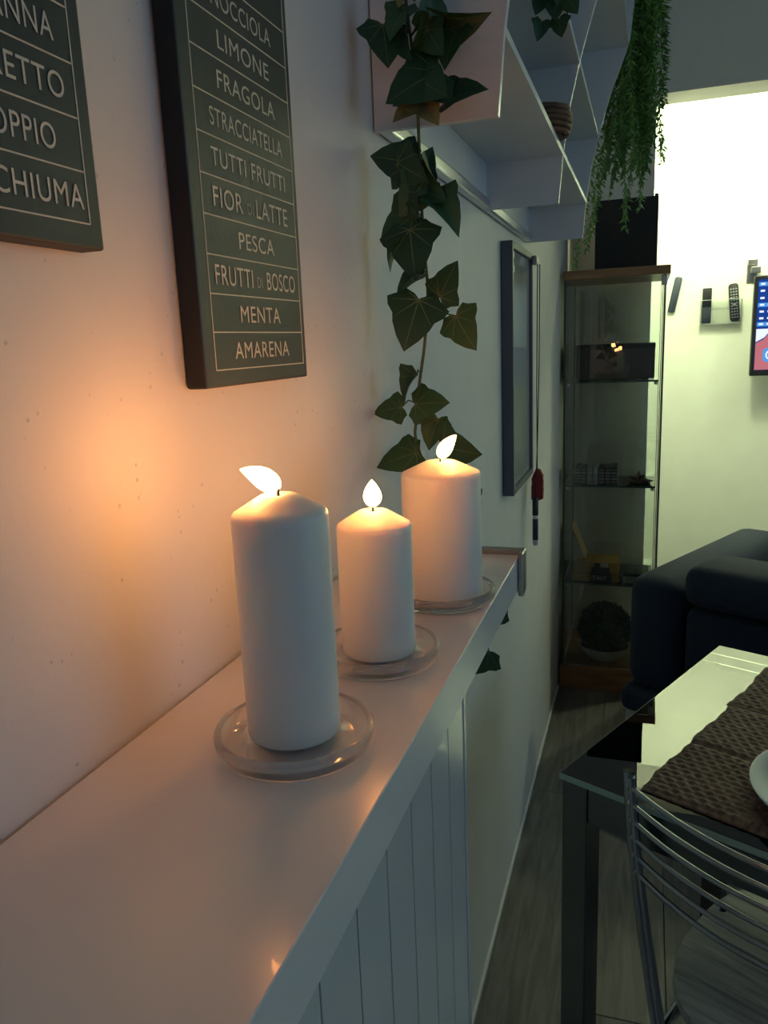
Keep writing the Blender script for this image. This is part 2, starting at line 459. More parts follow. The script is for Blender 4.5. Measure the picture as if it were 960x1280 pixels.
def candle(cx, cy, r, h, lean, flen, frad, label, wickdir, power):
    t = tag(empty('pillar_candle', (cx, cy, TOP + 0.0072)), label, 'candle', 'lit white pillar candles')
    hh = h - 0.0072
    prof = [(0, 0), (r*0.955, 0), (r*0.985, 0.0006), (r, 0.0022), (r, hh*0.5), (r*0.998, hh-0.0035), (r*0.985, hh-0.0012), (r*0.955, hh+0.0002),
            (r*0.8, hh+0.0028), (r*0.55, hh+0.0072), (r*0.38, hh+0.0100), (r*0.26, hh+0.0106), (r*0.14, hh+0.0094), (0, hh+0.0088)]
    lathe('wax_body', prof, M_wax, t, 56, (0, 0, 0), 80)
    wb = Vector((0, 0, hh + 0.009)); wt = wb + Vector((wickdir[0], wickdir[1], 0.009))
    tube('wick', [wb, wb + Vector((0, 0, 0.005)), wt], 0.0009, M_wick, t, 6)
    # flame: teardrop swept along a bent axis
    L = Vector(lean)
    base = wb + Vector((0, 0, 0.004)); mid = base + Vector((0, 0, 1)) * flen * 0.16 + L * flen * 0.35; tip = base + L * flen
    bm = bmesh.new()
    pts, rad = [], []
    for i in range(15):
        s = i / 14
        pts.append(bez(base, mid, tip, s))
        rad.append(max(0.0003, frad * (math.sin(math.pi * min(1.0, s*0.96 + 0.03)**0.72)) ** 0.8))
    bm_tube(bm, pts, rad, 14)
    o = build('flame', bm, M_flame, t, True)
    l = bpy.data.lights.new('flame_light', 'POINT'); l.energy = power; l.color = (1.0, 0.34, 0.08); l.shadow_soft_size = 0.012
    lo = bpy.data.objects.new('flame_light', l); COL.objects.link(lo); lo.parent = t
    lo.location = bez(base, mid, tip, 0.75)
    return t

def dish(cx, cy, R, label):
    prof = [(0, 0.0012), (R*0.62, 0.0012), (R*0.66, 0.0), (R*0.84, 0.0), (R*0.93, 0.0014), (R*0.985, 0.0050), (R, 0.0100), (R, 0.0128), (R*0.985, 0.0145), (R*0.955, 0.0150), (R*0.925, 0.0143),
            (R*0.912, 0.0125), (R*0.900, 0.0090), (R*0.865, 0.0070), (R*0.82, 0.0064), (0, 0.0064)]
    o = lathe('candle_dish', prof, M_dish, None, 64, (0, 0, 0), 60)
    o.location = (cx, cy, TOP + 0.0002)
    tag(o, label, 'dish', 'glass dishes under the candles')

dish(0.109, 0.402, 0.0495, 'clear glass dish under the tallest candle, nearest the viewer')
dish(0.117, 0.541, 0.0480, 'clear glass dish under the short middle candle')
dish(0.132, 0.690, 0.0490, 'clear glass dish under the thick candle, by the steel edge')
candle(0.1055, 0.409, 0.0290, 0.1475, (-0.90, 0.05, 0.42), 0.0275, 0.0068, 'tallest white pillar candle, its flame blown to the left', (-0.001, 0, 0), CANDLE_POWER)
candle(0.1160, 0.545, 0.0288, 0.1090, (0.0, 0.0, 1.0), 0.0205, 0.0070, 'shortest slim white candle in the middle with an upright flame', (0, 0, 0), CANDLE_POWER)
candle(0.1310, 0.694, 0.0370, 0.1240, (0.58, 0.1, 0.80), 0.026, 0.0068, 'thick white candle at the back, its flame leaning right', (0.001, 0, 0), CANDLE_POWER)

# ------------------------------------------------------------------ menu canvases with lettering
def text_mesh(txt):
    cu = bpy.data.curves.new('lettering', 'FONT'); cu.body = txt; cu.size = 1.0; cu.space_character = 1.08
    cu.align_x = 'LEFT'
    o = bpy.data.objects.new('lettering', cu); COL.objects.link(o)
    dg = bpy.context.evaluated_depsgraph_get()
    me = bpy.data.meshes.new_from_object(o.evaluated_get(dg))
    bpy.data.objects.remove(o); bpy.data.curves.remove(cu)
    return me

def put_text(txt, c, w, h, frame, material, parent, name='lettering'):
    """fit text in a w x h rectangle centred at c; frame = (right vector, up vector, normal)."""
    me = text_mesh(txt)
    xs = [v.co.x for v in me.vertices]; ys = [v.co.y for v in me.vertices]
    x0, x1, y0, y1 = min(xs), max(xs), min(ys), max(ys)
    r, u, n = (Vector(v) for v in frame)
    c = Vector(c)
    for v in me.vertices:
        a = ((v.co.x - x0) / (x1 - x0) - 0.5) * w
        b = ((v.co.y - y0) / (y1 - y0) - 0.5) * h
        v.co = c + r * a + u * b + n * 0.0004
    me.materials.clear(); me.materials.append(material)
    return link(name, me, None, parent)

WALLF = ((0, 1, 0), (0, 0, 1), (1, 0, 0))
def canvas(y0, y1, z0, z1, t, label):
    s = tag(empty('menu_canvas', (0.0, (y0+y1)/2, z0)), label, 'sign', 'slate menu canvases on the wall')
    yc = (y0 + y1) / 2
    bm = bmesh.new(); bm_box(bm, (0.0015, y0-yc, 0), (t, y1-yc, z1-z0), 0.0016, 2)
    o = build('canvas', bm, M_canvas_edge, s)
    me = o.data; me.materials.append(M_canvas)
    for p in me.polygons:
        if p.normal.x > 0.9: p.material_index = 1
    return s, yc, z0

def hline(s, t, yc, zb, y0, y1, z, w=0.00042):
    box('rule', (t, y0-yc, z-zb-w), (t+0.0003, y1-yc, z-zb+w), M_print, s)
def vline(s, t, yc, zb, y, z0, z1, w=0.00042):
    box('rule', (t, y-yc-w, z0-zb), (t+0.0003, y-yc+w, z1-zb), M_print, s)

T = 0.0176
s, yc, zb = canvas(0.4855, 0.6610, 1.3660, 1.83, T, 'tall slate canvas listing ice cream flavours in cream capitals')
rows = [1.3782 + 0.02675*i for i in range(17)]
for z in rows: hline(s, T, yc, zb, 0.5010, 0.6530, z)
vline(s, T, yc, zb, 0.5010, rows[0], rows[-1]); vline(s, T, yc, zb, 0.6530, rows[0], rows[-1])
FLAV = [[('AMARENA', 0.577, 0.094)], [('MENTA', 0.577, 0.068)], [('FRUTTI', 0.5385, 0.057), ('DI', 0.5785, 0.009), ('BOSCO', 0.6175, 0.053)], [('PESCA', 0.5785, 0.059)],
        [('FIOR', 0.5375, 0.043), ('DI', 0.5715, 0.010), ('LATTE', 0.609, 0.056)], [('TUTTI FRUTTI', 0.577, 0.119)], [('STRACCIATELLA', 0.5775, 0.115)], [('FRAGOLA', 0.580, 0.091)], [('LIMONE', 0.579, 0.080)], [('NOCCIOLA', 0.580, 0.092)]]
for i, words in enumerate(FLAV):
    z = rows[i] + 0.0134 - zb
    for tx, c, w in words:
        if tx == 'DI': put_text(tx, (T, c-yc, z-0.0020), w, 0.0080, WALLF, M_printdim, s)
        else: put_text(tx, (T, c-yc, z), w, 0.0138 if len(words) > 1 else 0.0122, WALLF, M_print, s)

T2 = 0.018
s, yc, zb = canvas(0.2180, 0.3895, 1.4495, 1.83, T2, 'slate canvas cut off at the left edge, listing coffee kinds')
rows = [1.4625 + 0.0267*i for i in range(13)]
for z in rows: hline(s, T2, yc, zb, 0.2290, 0.3790, z)
vline(s, T2, yc, zb, 0.2290, rows[0], rows[-1]); vline(s, T2, yc, zb, 0.3790, rows[0], rows[-1])
COFFEE_TXT = [('CON SCHIUMA', 0.3755, 0.114), ('DOPPIO', 0.3590, 0.055), ('RISTRETTO', 0.3700, 0.084), ('CON PANNA', 0.3665, 0.090)]
for i, (tx, yr, w) in enumerate(COFFEE_TXT):
    put_text(tx, (T2, yr - w/2 - yc, rows[i] + 0.0132 - zb), w, 0.0124, WALLF, M_print, s)

# ------------------------------------------------------------------ wavy wall shelf
SH = tag(empty('wall_shelf', (0, 0.93, 1.635)), 'white wall shelf with wavy upright panels above the ledge', 'shelf')
Z0 = 1.635
def prof_x(z):      # depth of the unit at height z (wavy front)
    pts = [(1.63, 0.146), (1.72, 0.154), (1.80, 0.166), (1.87, 0.182), (1.96, 0.208), (2.07, 0.250), (2.2, 0.262), (2.32, 0.240), (2.4, 0.215)]
    for (a, xa), (b, xb) in zip(pts, pts[1:]):
        if z <= b:
            s_ = (z - a) / (b - a); s_ = max(0, s_)
            return xa + (xb - xa) * s_
    return pts[-1][1]
ZT = 2.36
def upright(y, th=0.012, wide=0.0):
    n = 26
    zs = [1.633 + (ZT - 1.633) * i / n for i in range(n + 1)]
    poly = [(0.002, zs[0]-Z0)] + [(prof_x(z) + wide - 0.0012, z - Z0) for z in zs] + [(0.002, zs[-1]-Z0)]
    o = prism('upright_panel', poly, 'y', y - 0.93, y - 0.93 + th, M_shelf, SH, 0.0, 1, 30)
    bm = bmesh.new()
    for za, zb_ in zip(zs, zs[1:]):
        xa, xb = prof_x(za) + wide, prof_x(zb_) + wide
        bm_box(bm, (0, y-0.93, 0), (0.0012, y-0.93+th, 1))
        vs = bm.verts[:] ; vs = vs[-8:]
        for v in vs:
            t_ = v.co.z
            v.co.x = (xa + (xb - xa)*t_) - (0.0012 if v.co.x < 0.0006 else 0)
            v.co.z = za + (zb_ - za)*t_ - Z0
    build('edge_band', bm, M_shelfedge, o)
    return o
upright(0.93, 0.010); upright(1.56, 0.007); upright(2.135, 0.007)
spans = ((0.9402, 1.5598), (1.5672, 2.1348))
for zb_ in (1.715, 1.865, 2.06, 2.28):
    for ya, yb in spans:
        dx = prof_x(zb_)
        o = box('shelf_board', (0.0125, ya-0.93, zb_-Z0), (dx-0.0012, yb-0.93, zb_-Z0+0.010), M_shelf, SH)
        box('edge_band', (dx-0.0011, ya-0.93, zb_-Z0), (dx+0.0004, yb-0.93, zb_-Z0+0.010), M_shelfedge, o)
for ya, yb in spans:
    box('back_panel', (0.002, ya-0.93, 1.655-Z0), (0.012, yb-0.93, ZT-Z0), M_shelf, SH)
box('wall_rail', (0.001, 0.90-0.93+0.041, 1.634-Z0), (0.018, 2.134-0.93, 1.6545-Z0), M_alu, SH, 0.004, 3)

# rattan basket on the lowest board
B = tag(empty('rattan_basket', (0.126, 1.462, 1.7252)), 'small round brown rattan basket on the wavy shelf', 'basket')
for i in range(5):
    z = 0.0055 + i * 0.0088; r = 0.040 + 0.0085 * math.sin(math.pi * (i + 1.2) / 6.5)
    bm = bmesh.new()
    n = 28
    pts = [(r*math.cos(2*math.pi*k/n), r*math.sin(2*math.pi*k/n), z + 0.001*math.sin(k*3.0)) for k in range(n + 1)]
    bm_tube(bm, pts, 0.0052, 6, False)
    build('coil', bm, M_basket, B, True)
lathe('base', [(0, 0), (0.037, 0), (0.037, 0.004), (0, 0.004)], M_basket, B, 24)

# ------------------------------------------------------------------ ivy
def ivy_leaf_mesh(name, m1, fold=0.25, curl=0.25):
    half = [(0, -0.02), (0.12, -0.11), (0.32, -0.17), (0.42, -0.06), (0.62, 0.06), (0.56, 0.22), (0.42, 0.36), (0.37, 0.52), (0.22, 0.76), (0.0, 1.0)]
    nrow = 1
    bm = bmesh.new()
    def Z(x, y): return fold*abs(x)*0.8 - curl*(y-0.1)**2*0.5 - 0.25*x*x
    def add(sgn):
        mids = []
        for (x, y) in half:
            ym = max(0.0, min(1.0, y if y > 0 else 0.0))
            mids.append(ym)
        # triangle strip between midrib and the outline
        prev = None
        for (x, y), ym in zip(half, mids):
            mid = bm.verts.new((0, ym, Z(0, ym)))
            inn = bm.verts.new((sgn*x*0.5, (y+ym)/2, Z(x*0.5, (y+ym)/2)))
            out = bm.verts.new((sgn*x, y, Z(x, y)))
            cur = (mid, inn, out)
            if prev:
                for a in range(2):
                    f = (prev[a], prev[a+1], cur[a+1], cur[a])
                    if sgn < 0: f = f[::-1]
                    try: bm.faces.new(f)
                    except ValueError: pass
            prev = cur
    add(1); add(-1)
    bmesh.ops.remove_doubles(bm, verts=bm.verts, dist=0.0005)
    # veins
    nf = len(bm.faces)
    for (ex, ey) in ((0, 0.93), (0.50, 0.10), (-0.50, 0.10), (0.36, 0.42), (-0.36, 0.42), (0.24, -0.10), (-0.24, -0.10)):
        L = math.hypot(ex, ey); dx, dy = ex/L, ey/L; w = 0.014
        prev = None
        for i in range(6):
            s = i/5; x, y = ex*s, ey*s; ww = w*(1 - 0.7*s)
            a = bm.verts.new((x - dy*ww, y + dx*ww, Z(abs(x), y) + 0.007)); b = bm.verts.new((x + dy*ww, y - dx*ww, Z(abs(x), y) + 0.007))
            if prev: bm.faces.new((prev[0], prev[1], b, a))
            prev = (a, b)
    me = bpy.data.meshes.new(name)
    bm.faces.ensure_lookup_table()
    for i, f in enumerate(bm.faces):
        f.material_index = 1 if i >= nf else 0
        if f.normal.z < 0: f.normal_flip()
    bm.to_mesh(me); bm.free()
    me.shade_smooth()
    me.materials.append(m1); me.materials.append(M_ivyv)
    return me

LEAF = [ivy_leaf_mesh('leaf', M_ivy, 0.15, 0.3), ivy_leaf_mesh('leaf', M_ivy, 0.55, 0.5), ivy_leaf_mesh('leaf', M_ivyold, 0.5, 0.4), ivy_leaf_mesh('leaf', M_ivy, 1.1, 0.9)]

def place_leaf(parent, base, tipdir_deg, size, kind=0, pitch=0.0, roll=0.0, mats=None):
    """base point (parent space); tip direction as an angle in the x-z plane (0 = +x, 90 = up);
    pitch swings the tip toward the room (-y), roll turns the blade about its midrib."""
    a = math.radians(tipdir_deg)
    yl = Vector((math.cos(a)*math.cos(pitch), -math.sin(pitch), math.sin(a)*math.cos(pitch)))
    n0 = Vector((0, -1, 0)); n0 = (n0 - yl*n0.dot(yl)).normalized()
    n0 = Matrix.Rotation(roll, 3, yl) @ n0
    xl = yl.cross(n0)
    m = Matrix((xl, yl, n0)).transposed().to_4x4() @ Matrix.Scale(size, 4)
    m.translation = Vector(base)
    o = link('leaf', LEAF[kind], None, parent)
    o.matrix_local = m
    return o

IVO = Vector((0.06, 0.905, 1.80))
IV = tag(empty('ivy_garland', IVO), 'long trailing ivy garland hanging down the wall behind the candles', 'plant')
# main stem (x, z) in the hanging plane
stem = [(0.054, 1.80), (0.056, 1.75), (0.062, 1.70), (0.066, 1.672), (0.065, 1.623), (0.061, 1.565), (0.064, 1.50), (0.066, 1.479), (0.068, 1.444), (0.062, 1.39), (0.053, 1.344), (0.047, 1.30), (0.046, 1.277), (0.062, 1.235), (0.098, 1.20), (0.118, 1.15), (0.124, 1.10), (0.122, 1.05), (0.110, 0.99)]
def stem_y(z): return 0.905 - 0.004*math.sin(z*23) - (0.014 if z > 1.6 else 0.0)
spts = [Vector((x, stem_y(z), z)) - IVO for x, z in stem]
def resample(pts, k=4):
    out = []
    for i in range(len(pts)-1):
        p0 = pts[max(i-1, 0)]; p1 = pts[i]; p2 = pts[i+1]; p3 = pts[min(i+2, len(pts)-1)]
        for j in range(k):
            t = j/k
            out.append(0.5*((2*p1) + (p2-p0)*t + (2*p0-5*p1+4*p2-p3)*t*t + (3*p1-p0-3*p2+p3)*t*t*t))
    out.append(pts[-1]); return out
tube('stem', resample(spts), 0.0019, M_stem, IV, 7)

# leaf table: (x, z) of the leaf centre, tip angle, length, kind, pitch, roll
LV = []
def leafspec(x, z, ang, size, kind=0, pitch=0.25, roll=0.0, dy=-0.012):
    LV.append((x, z, ang, size, kind, pitch, roll, dy))
leafspec(0.075, 1.758, -95, 0.040, 0, 0.4, -0.3)
leafspec(0.052, 1.722, -120, 0.036, 1, 0.4, 0.3)
leafspec(0.092, 1.695, -60, 0.036, 0, 0.4, 0.3, -0.02)
leafspec(0.052, 1.545, -60, 0.040, 0, 0.35, 0.4, -0.016)
leafspec(0.075, 1.553, -20, 0.040, 1, 0.35, -0.4, -0.01)
leafspec(0.060, 1.752, 250, 0.034, 2, 0.4, 0.2)
leafspec(0.088, 1.728, 80, 0.042, 1, 0.2, 0.8)
leafspec(0.038, 1.704, -78, 0.047, 0, 0.3, -0.5)
leafspec(0.061, 1.700, -85, 0.040, 1, 0.5, 0.9)
leafspec(0.078, 1.702, 245, 0.036, 3, 0.2, -0.9)
leafspec(0.118, 1.712, -25, 0.050, 3, 0.3, 1.1)
leafspec(0.108, 1.690, -110, 0.040, 1, 0.4, 0.3)
leafspec(0.073, 1.655, -150, 0.062, 0, 0.5, 0.2, -0.022)
leafspec(0.083, 1.655, -35, 0.058, 0, 0.5, -0.2, -0.020)
leafspec(0.119, 1.644, 12, 0.046, 1, 0.3, -0.7)
leafspec(0.062, 1.633, 205, 0.034, 2, 0.3, 0.5, -0.024)
leafspec(0.084, 1.630, -50, 0.034, 2, 0.3, -0.4, -0.024)
leafspec(0.036, 1.592, 165, 0.048, 0, 0.25, 0.15)
leafspec(0.055, 1.578, -35, 0.046, 0, 0.4, 0.3, -0.018)
leafspec(0.069, 1.588, 60, 0.030, 1, 0.2, 0.3, 0.0)
leafspec(0.059, 1.552, -125, 0.048, 0, 0.3, -0.3, -0.014)
leafspec(0.078, 1.572, -75, 0.038, 3, 0.2, 0.9)
leafspec(0.093, 1.531, -40, 0.045, 3, 0.2, -0.8)
leafspec(0.040, 1.521, 215, 0.047, 0, 0.3, 0.1)
leafspec(0.058, 1.493, -80, 0.058, 0, 0.35, -0.15, -0.020)
leafspec(0.034, 1.494, 222, 0.036, 3, 0.1, 1.0)
leafspec(0.050, 1.457, 200, 0.040, 3, 0.15, 1.0)
leafspec(0.094, 1.457, 62, 0.044, 0, 0.2, -0.35)
leafspec(0.056, 1.416, -105, 0.060, 0, 0.35, -0.1, -0.018)
leafspec(0.114, 1.403, -60, 0.046, 0, 0.25, 0.25, -0.018)
leafspec(0.044, 1.343, 228, 0.034, 3, 0.15, 0.8)
leafspec(0.068, 1.322, 5, 0.044, 0, 0.25, -0.45)
leafspec(0.018, 1.315, 188, 0.036, 0, 0.2, 0.5)
leafspec(0.072, 1.288, -110, 0.038, 1, 0.3, 0.3)
leafspec(0.104, 1.268, -12, 0.052, 0, 0.35, 0.3, -0.020)
leafspec(0.030, 1.257, 195, 0.052, 0, 0.3, 0.7)
leafspec(0.120, 1.205, -70, 0.030, 1, 0.2, 0.2)
leafspec(0.138, 1.060, 235, 0.040, 1, 0.2, 0.5)
leafspec(0.122, 1.003, 225, 0.042, 0, 0.2, 0.4)
leafspec(0.128, 1.100, -60, 0.036, 0, 0.2, 0.2)
def nearest_stem(x, z):
    best = min(resample(spts), key=lambda p: (p.x+IVO.x-x)**2 + (p.z+IVO.z-z)**2*0.6)
    return best
for (x, z, ang, size, kind, pitch, roll, dy) in LV:
    a = math.radians(ang)
    base = Vector((x - math.cos(a)*size*0.42*math.cos(pitch), stem_y(z) + dy, z - math.sin(a)*size*0.42*math.cos(pitch))) - IVO
    o = place_leaf(IV, base, ang, size, kind, pitch, roll)
    sp = nearest_stem(x, z + 0.012)
    mid = (sp + base)*0.5 + Vector((0, -0.003, 0.006))
    bm = bmesh.new(); bm_tube(bm, [sp, mid, base], 0.0010, 5)
    build('petiole', bm, M_stem, IV, True)

# small ivy trailing from the upper shelf board
SO = Vector((0.186, 1.28, 1.876))
SI = tag(empty('trailing_ivy', SO), 'small dark ivy sprig dangling from the upper wavy shelf', 'plant')
tube('stem', [(-0.045, 0.02, 0.006), (0.0, 0.0, 0.008), (0.004, -0.010, -0.01), (0.0, -0.012, -0.045)], 0.0014, M_stem, SI, 6)
for (x, z, ang, size, k) in ((0.154, 1.860, -110, 0.030, 0), (0.170, 1.852, -85, 0.034, 0), (0.186, 1.852, -60, 0.034, 0), (0.152, 1.826, -100, 0.027, 1), (0.176, 1.826, -80, 0.028, 0), (0.196, 1.862, -30, 0.032, 0), (0.176, 1.872, -90, 0.034, 1)):
    place_leaf(SI, (x-SO.x, -0.016, z-SO.z + size*0.4), ang, size, k, 0.3, random.uniform(-0.4, 0.4))

# ------------------------------------------------------------------ hanging fern at the end of the shelf
FO = Vector((0.26, 2.26, 2.30))
FE = tag(empty('hanging_fern', FO), 'bushy green fern hanging from the far end of the wavy shelf', 'plant')
def strand_mesh(length, seed, fan=1.0):
    rnd = random.Random(seed)
    bm = bmesh.new()
    n = 22
    pts = []
    wob = rnd.uniform(0, 6)
    for i in range(n + 1):
        s = i / n
        pts.append(Vector((0.012*math.sin(wob + s*4), 0.010*math.cos(wob*1.3 + s*5), -length*s)))
    bm_tube(bm, pts, 0.0009, 4, False)
    m = int(length / 0.0062)
    for i in range(m):
        s = (i + rnd.random()) / m
        p = pts[int(s*n)].lerp(pts[min(n, int(s*n)+1)], (s*n) % 1)
        for side in range(2):
            az = rnd.uniform(0, 2*math.pi); dn = rnd.uniform(0.35, 1.25)
            d = Vector((math.cos(az)*math.cos(dn), math.sin(az)*math.cos(dn), -math.sin(dn)))
            L = rnd.uniform(0.016, 0.034) * fan * (1.15 - 0.5*s); w = 0.0028
            sdir = d.cross(Vector((rnd.uniform(-1, 1), rnd.uniform(-1, 1), 0.3))).normalized()
            v = [bm.verts.new(p), bm.verts.new(p + d*L*0.45 + sdir*w), bm.verts.new(p + d*L), bm.verts.new(p + d*L*0.45 - sdir*w)]
            bm.faces.new(v)
    me = bpy.data.meshes.new('frond'); bm.to_mesh(me); bm.free(); me.materials.append(M_fern)
    return me
SM = [strand_mesh(0.50, 1), strand_mesh(0.56, 2), strand_mesh(0.42, 3), strand_mesh(0.48, 4, 1.2)]
rnd = random.Random(5)
for i in range(52):
    o = link('frond', SM[i % 4], None, FE)
    o.location = (rnd.gauss(0.004, 0.026), rnd.gauss(0.0, 0.035), rnd.uniform(-0.06, 0.03))
    o.rotation_euler = (rnd.gauss(0, 0.05), rnd.gauss(0.02, 0.055), rnd.uniform(0, 6.28))
    o.rotation_mode = 'ZYX'
    sc = rnd.uniform(0.8, 1.06); o.scale = (1, 1, sc)
for (x, y, z, ry, sc) in ((-0.075, 0.0, -0.24, 0.05, 0.90), (-0.095, 0.01, -0.24, 0.07, 0.98), (-0.06, 0.02, -0.22, 0.06, 0.85), (0.035, 0.0, -0.05, -0.14, 0.62), (0.03, 0.01, -0.02, -0.18, 0.66)):
    o = link('frond', SM[0], None, FE); o.location = (x, y, z); o.rotation_euler = (0, ry, 1.0); o.rotation_mode = 'ZYX'; o.scale = (1, 1, sc)

# ------------------------------------------------------------------ whiteboard with its cord, marker and red tassel
WB = tag(empty('whiteboard', (0.0, 1.93, 1.035)), 'small whiteboard in a slim grey frame on the left wall', 'whiteboard')
y0, y1, h, th = -0.16, 0.165, 0.565, 0.027
box('panel', (0.001, y0+0.012, 0.012), (0.019, y1-0.012, h-0.012), M_wboard, WB)
for n_, a, b in (('s', (0.001, y0, 0.0), (th, y0+0.016, h)), ('s', (0.001, y1-0.016, 0.0), (th, y1, h)), ('t', (0.001, y0+0.0165, h-0.016), (th, y1-0.0165, h)), ('b', (0.001, y0+0.0165, 0.0), (th, y1-0.0165, 0.016))):
    box('frame_rail', a, b, M_frame, WB, 0.002, 2)
o = box('corner_hook', (0.027, y1-0.022, h-0.028), (0.040, y1+0.006, h-0.006), M_steel, WB, 0.003, 2)
for zc in (0.50, 0.53):
    box('magnet', (0.0191, y0+0.03, zc), (0.024, y0+0.045, zc+0.016), M_pale, WB, 0.002, 2)
MK = tag(empty('hanging_marker', (0.030, 2.115, 0.83)), 'black-capped marker pen hanging on a cord below the whiteboard', 'pen')
tube('cord', [(0.012, -0.005, 0.745), (0.010, -0.001, 0.5), (0.006, 0.0, 0.30), (0.0, 0.0, 0.135)], 0.0013, M_cord, MK, 6)
lathe('cap', [(0, 0.085), (0.0085, 0.085), (0.0085, 0.13), (0.006, 0.135), (0, 0.135)], M_blackgl, MK, 16)
lathe('barrel', [(0, 0.0), (0.006, 0.0), (0.0075, 0.004), (0.0075, 0.0848), (0, 0.0848)], M_pale, MK, 16)
lathe('printed_band', [(0.0077, 0.015), (0.0079, 0.016), (0.0079, 0.074), (0.0077, 0.075)], M_remoteblue, MK, 16)
RT = tag(empty('red_tassel', (0.032, 2.140, 0.955)), 'small red felt pouch hanging from the whiteboard corner', 'ornament')
prism('pouch', [(-0.016, 0.0), (0.0, -0.004), (0.016, 0.002), (0.017, 0.03), (0.013, 0.05), (0.016, 0.066), (0.008, 0.082), (-0.003, 0.086), (-0.009, 0.072), (-0.015, 0.058), (-0.012, 0.035)], 'y', -0.012, 0.012, M_red, RT, 0.003, 2)
tube('cord', [(0.0, 0.0, 0.083), (-0.002, 0.002, 0.3), (0.002, -0.012, 0.62)], 0.0013, M_cord, RT, 6)

# ------------------------------------------------------------------ glass display cabinet
GY0, GY1, GX0, GX1 = 3.02, 3.445, 0.012, 0.372
GC = tag(empty('display_cabinet', (0.19, 3.23, 0)), 'tall narrow glass display cabinet with wooden base and top', 'cabinet')
def loc(p): return (p[0]-0.19, p[1]-3.23, p[2])
def gbox(name, a, b, m, parent=GC, bevel=0.0): return box(name, loc(a), loc(b), m, parent, bevel)
gbox('base', (GX0-0.004, GY0-0.01, 0.0), (GX1+0.006, GY1, 0.095), M_oak, GC, 0.002)
gbox('top', (GX0, GY0-0.01, 1.592), (GX1+0.008, GY1, 1.622), M_oak, GC, 0.002)
for nm, a, b in (('front_pane', (GX0+0.01, GY0, 0.097), (GX1-0.016, GY0+0.005, 1.590)), ('rear_pane', (GX0+0.01, GY1-0.008, 0.097), (GX1-0.016, GY1-0.003, 1.590)),
                 ('side_pane', (GX0+0.002, GY0+0.006, 0.097), (GX0+0.007, GY1-0.01, 1.590)), ('side_pane', (GX1-0.010, GY0+0.006, 0.097), (GX1-0.005, GY1-0.01, 1.590))):
    o = gbox(nm, a, b, M_pane)
for x in (GX0+0.0085, GX1-0.0155):
    for y in (GY0, GY1-0.008):
        gbox('pane_edge', (x-0.0015, y-0.0002, 0.097), (x+0.0013, y+0.0052, 1.590), M_paneedge)
for x in (GX0+0.002, GX1-0.010):
    for y in (GY0+0.0055, GY1-0.0095):
        gbox('pane_edge', (x, y-0.0015, 0.097), (x+0.005, y+0.0008, 1.590), M_paneedge)
SHZ = (1.224, 0.830, 0.440)
for z in SHZ:
    o = gbox('glass_shelf', (GX0+0.012, GY0+0.012, z-0.006), (GX1-0.022, GY1-0.014, z), M_pane)
    box('shelf_edge', loc((GX0+0.012, GY0+0.0105, z-0.0065)), loc((GX1-0.022, GY0+0.0118, z+0.0003)), M_paneedge, o)
    for x in (GX0+0.02, GX1-0.03):
        bm = bmesh.new(); bm_lathe(bm, [(0, 0), (0.006, 0), (0.006, 0.010), (0, 0.010)], 10, loc((x, GY0+0.017, z-0.0165)))
        build('shelf_peg', bm, M_alu, GC)
gbox('door_hinge', (GX1-0.022, GY0-0.006, 1.555), (GX1-0.002, GY0+0.012, 1.588), M_steel, GC, 0.003)

# black box on top of the cabinet
BB = tag(empty('black_box', (0.226, 3.25, 1.6222)), 'square matte black box standing on top of the glass cabinet', 'box')
box('carton', (-0.113, -0.10, 0), (0.108, 0.10, 0.252), M_black, BB, 0.003)
box('lid_flap', (0.094, -0.085, 0.2523), (0.1065, 0.09, 0.262), M_black, BB, 0.002)
BX = tag(empty('black_case', (0.195, 3.16, 1.2245)), 'wide low black case on the top glass shelf', 'box')
box('case', (-0.138, -0.10, 0.004), (0.142, 0.10, 0.128), M_blackgl, BX, 0.003)
box('lid', (-0.139, -0.101, 0.112), (0.143, 0.101, 0.131), M_black, BX, 0.002)
for x in (-0.11, 0.11):
    for y in (-0.08, 0.08):
        box('foot', (x-0.012, y-0.012, 0.0), (x+0.012, y+0.012, 0.0038), M_black, BX)

# row of disc cases on the middle shelf
M_case = [mat('disc_case_%s' % c, col, 0.35, noise=0.1) for c, col in (('black', (0.015, 0.013, 0.012)), ('brown', (0.06, 0.032, 0.022)), ('grey', (0.30, 0.30, 0.29)), ('plum', (0.045, 0.020, 0.025)))]
seq = [('black', 0.022), ('brown', 0.020), ('grey', 0.022), ('grey', 0.018), ('black', 0.024), ('plum', 0.022), ('black', 0.023)]
names = ('black small disc case at the left end of the row on the glass shelf', 'dark brown small disc case second from the left in the row', 'pale grey small disc case left of its grey twin in the row', 'narrow pale grey small disc case right of its grey twin',
         'black small disc case right after the grey pair in the row', 'plum small disc case between two black ones in the row', 'black small disc case at the right end of the row')
xx = 0.058
for (c, w), lb in zip(seq, names):
    t = tag(empty('disc_case', (xx + w/2, 3.10, 0.8302)), lb, 'case', 'disc cases on the glass shelf')
    m_ = M_case[('black', 'brown', 'grey', 'plum').index(c)]
    hh = 0.068 + random.uniform(-0.003, 0.003)
    box('shell', (-w/2+0.0005, -0.05, 0), (w/2-0.0005, 0.05, hh), m_, t, 0.001, 1)
    for k in range(5):
        z = 0.010 + k*0.0115
        box('spine_stripe', (-w/2+0.002, -0.0506, z), (w/2-0.002, -0.0502, z+0.0028), M_pale if k % 2 else M_button, t)
    xx += w + 0.001
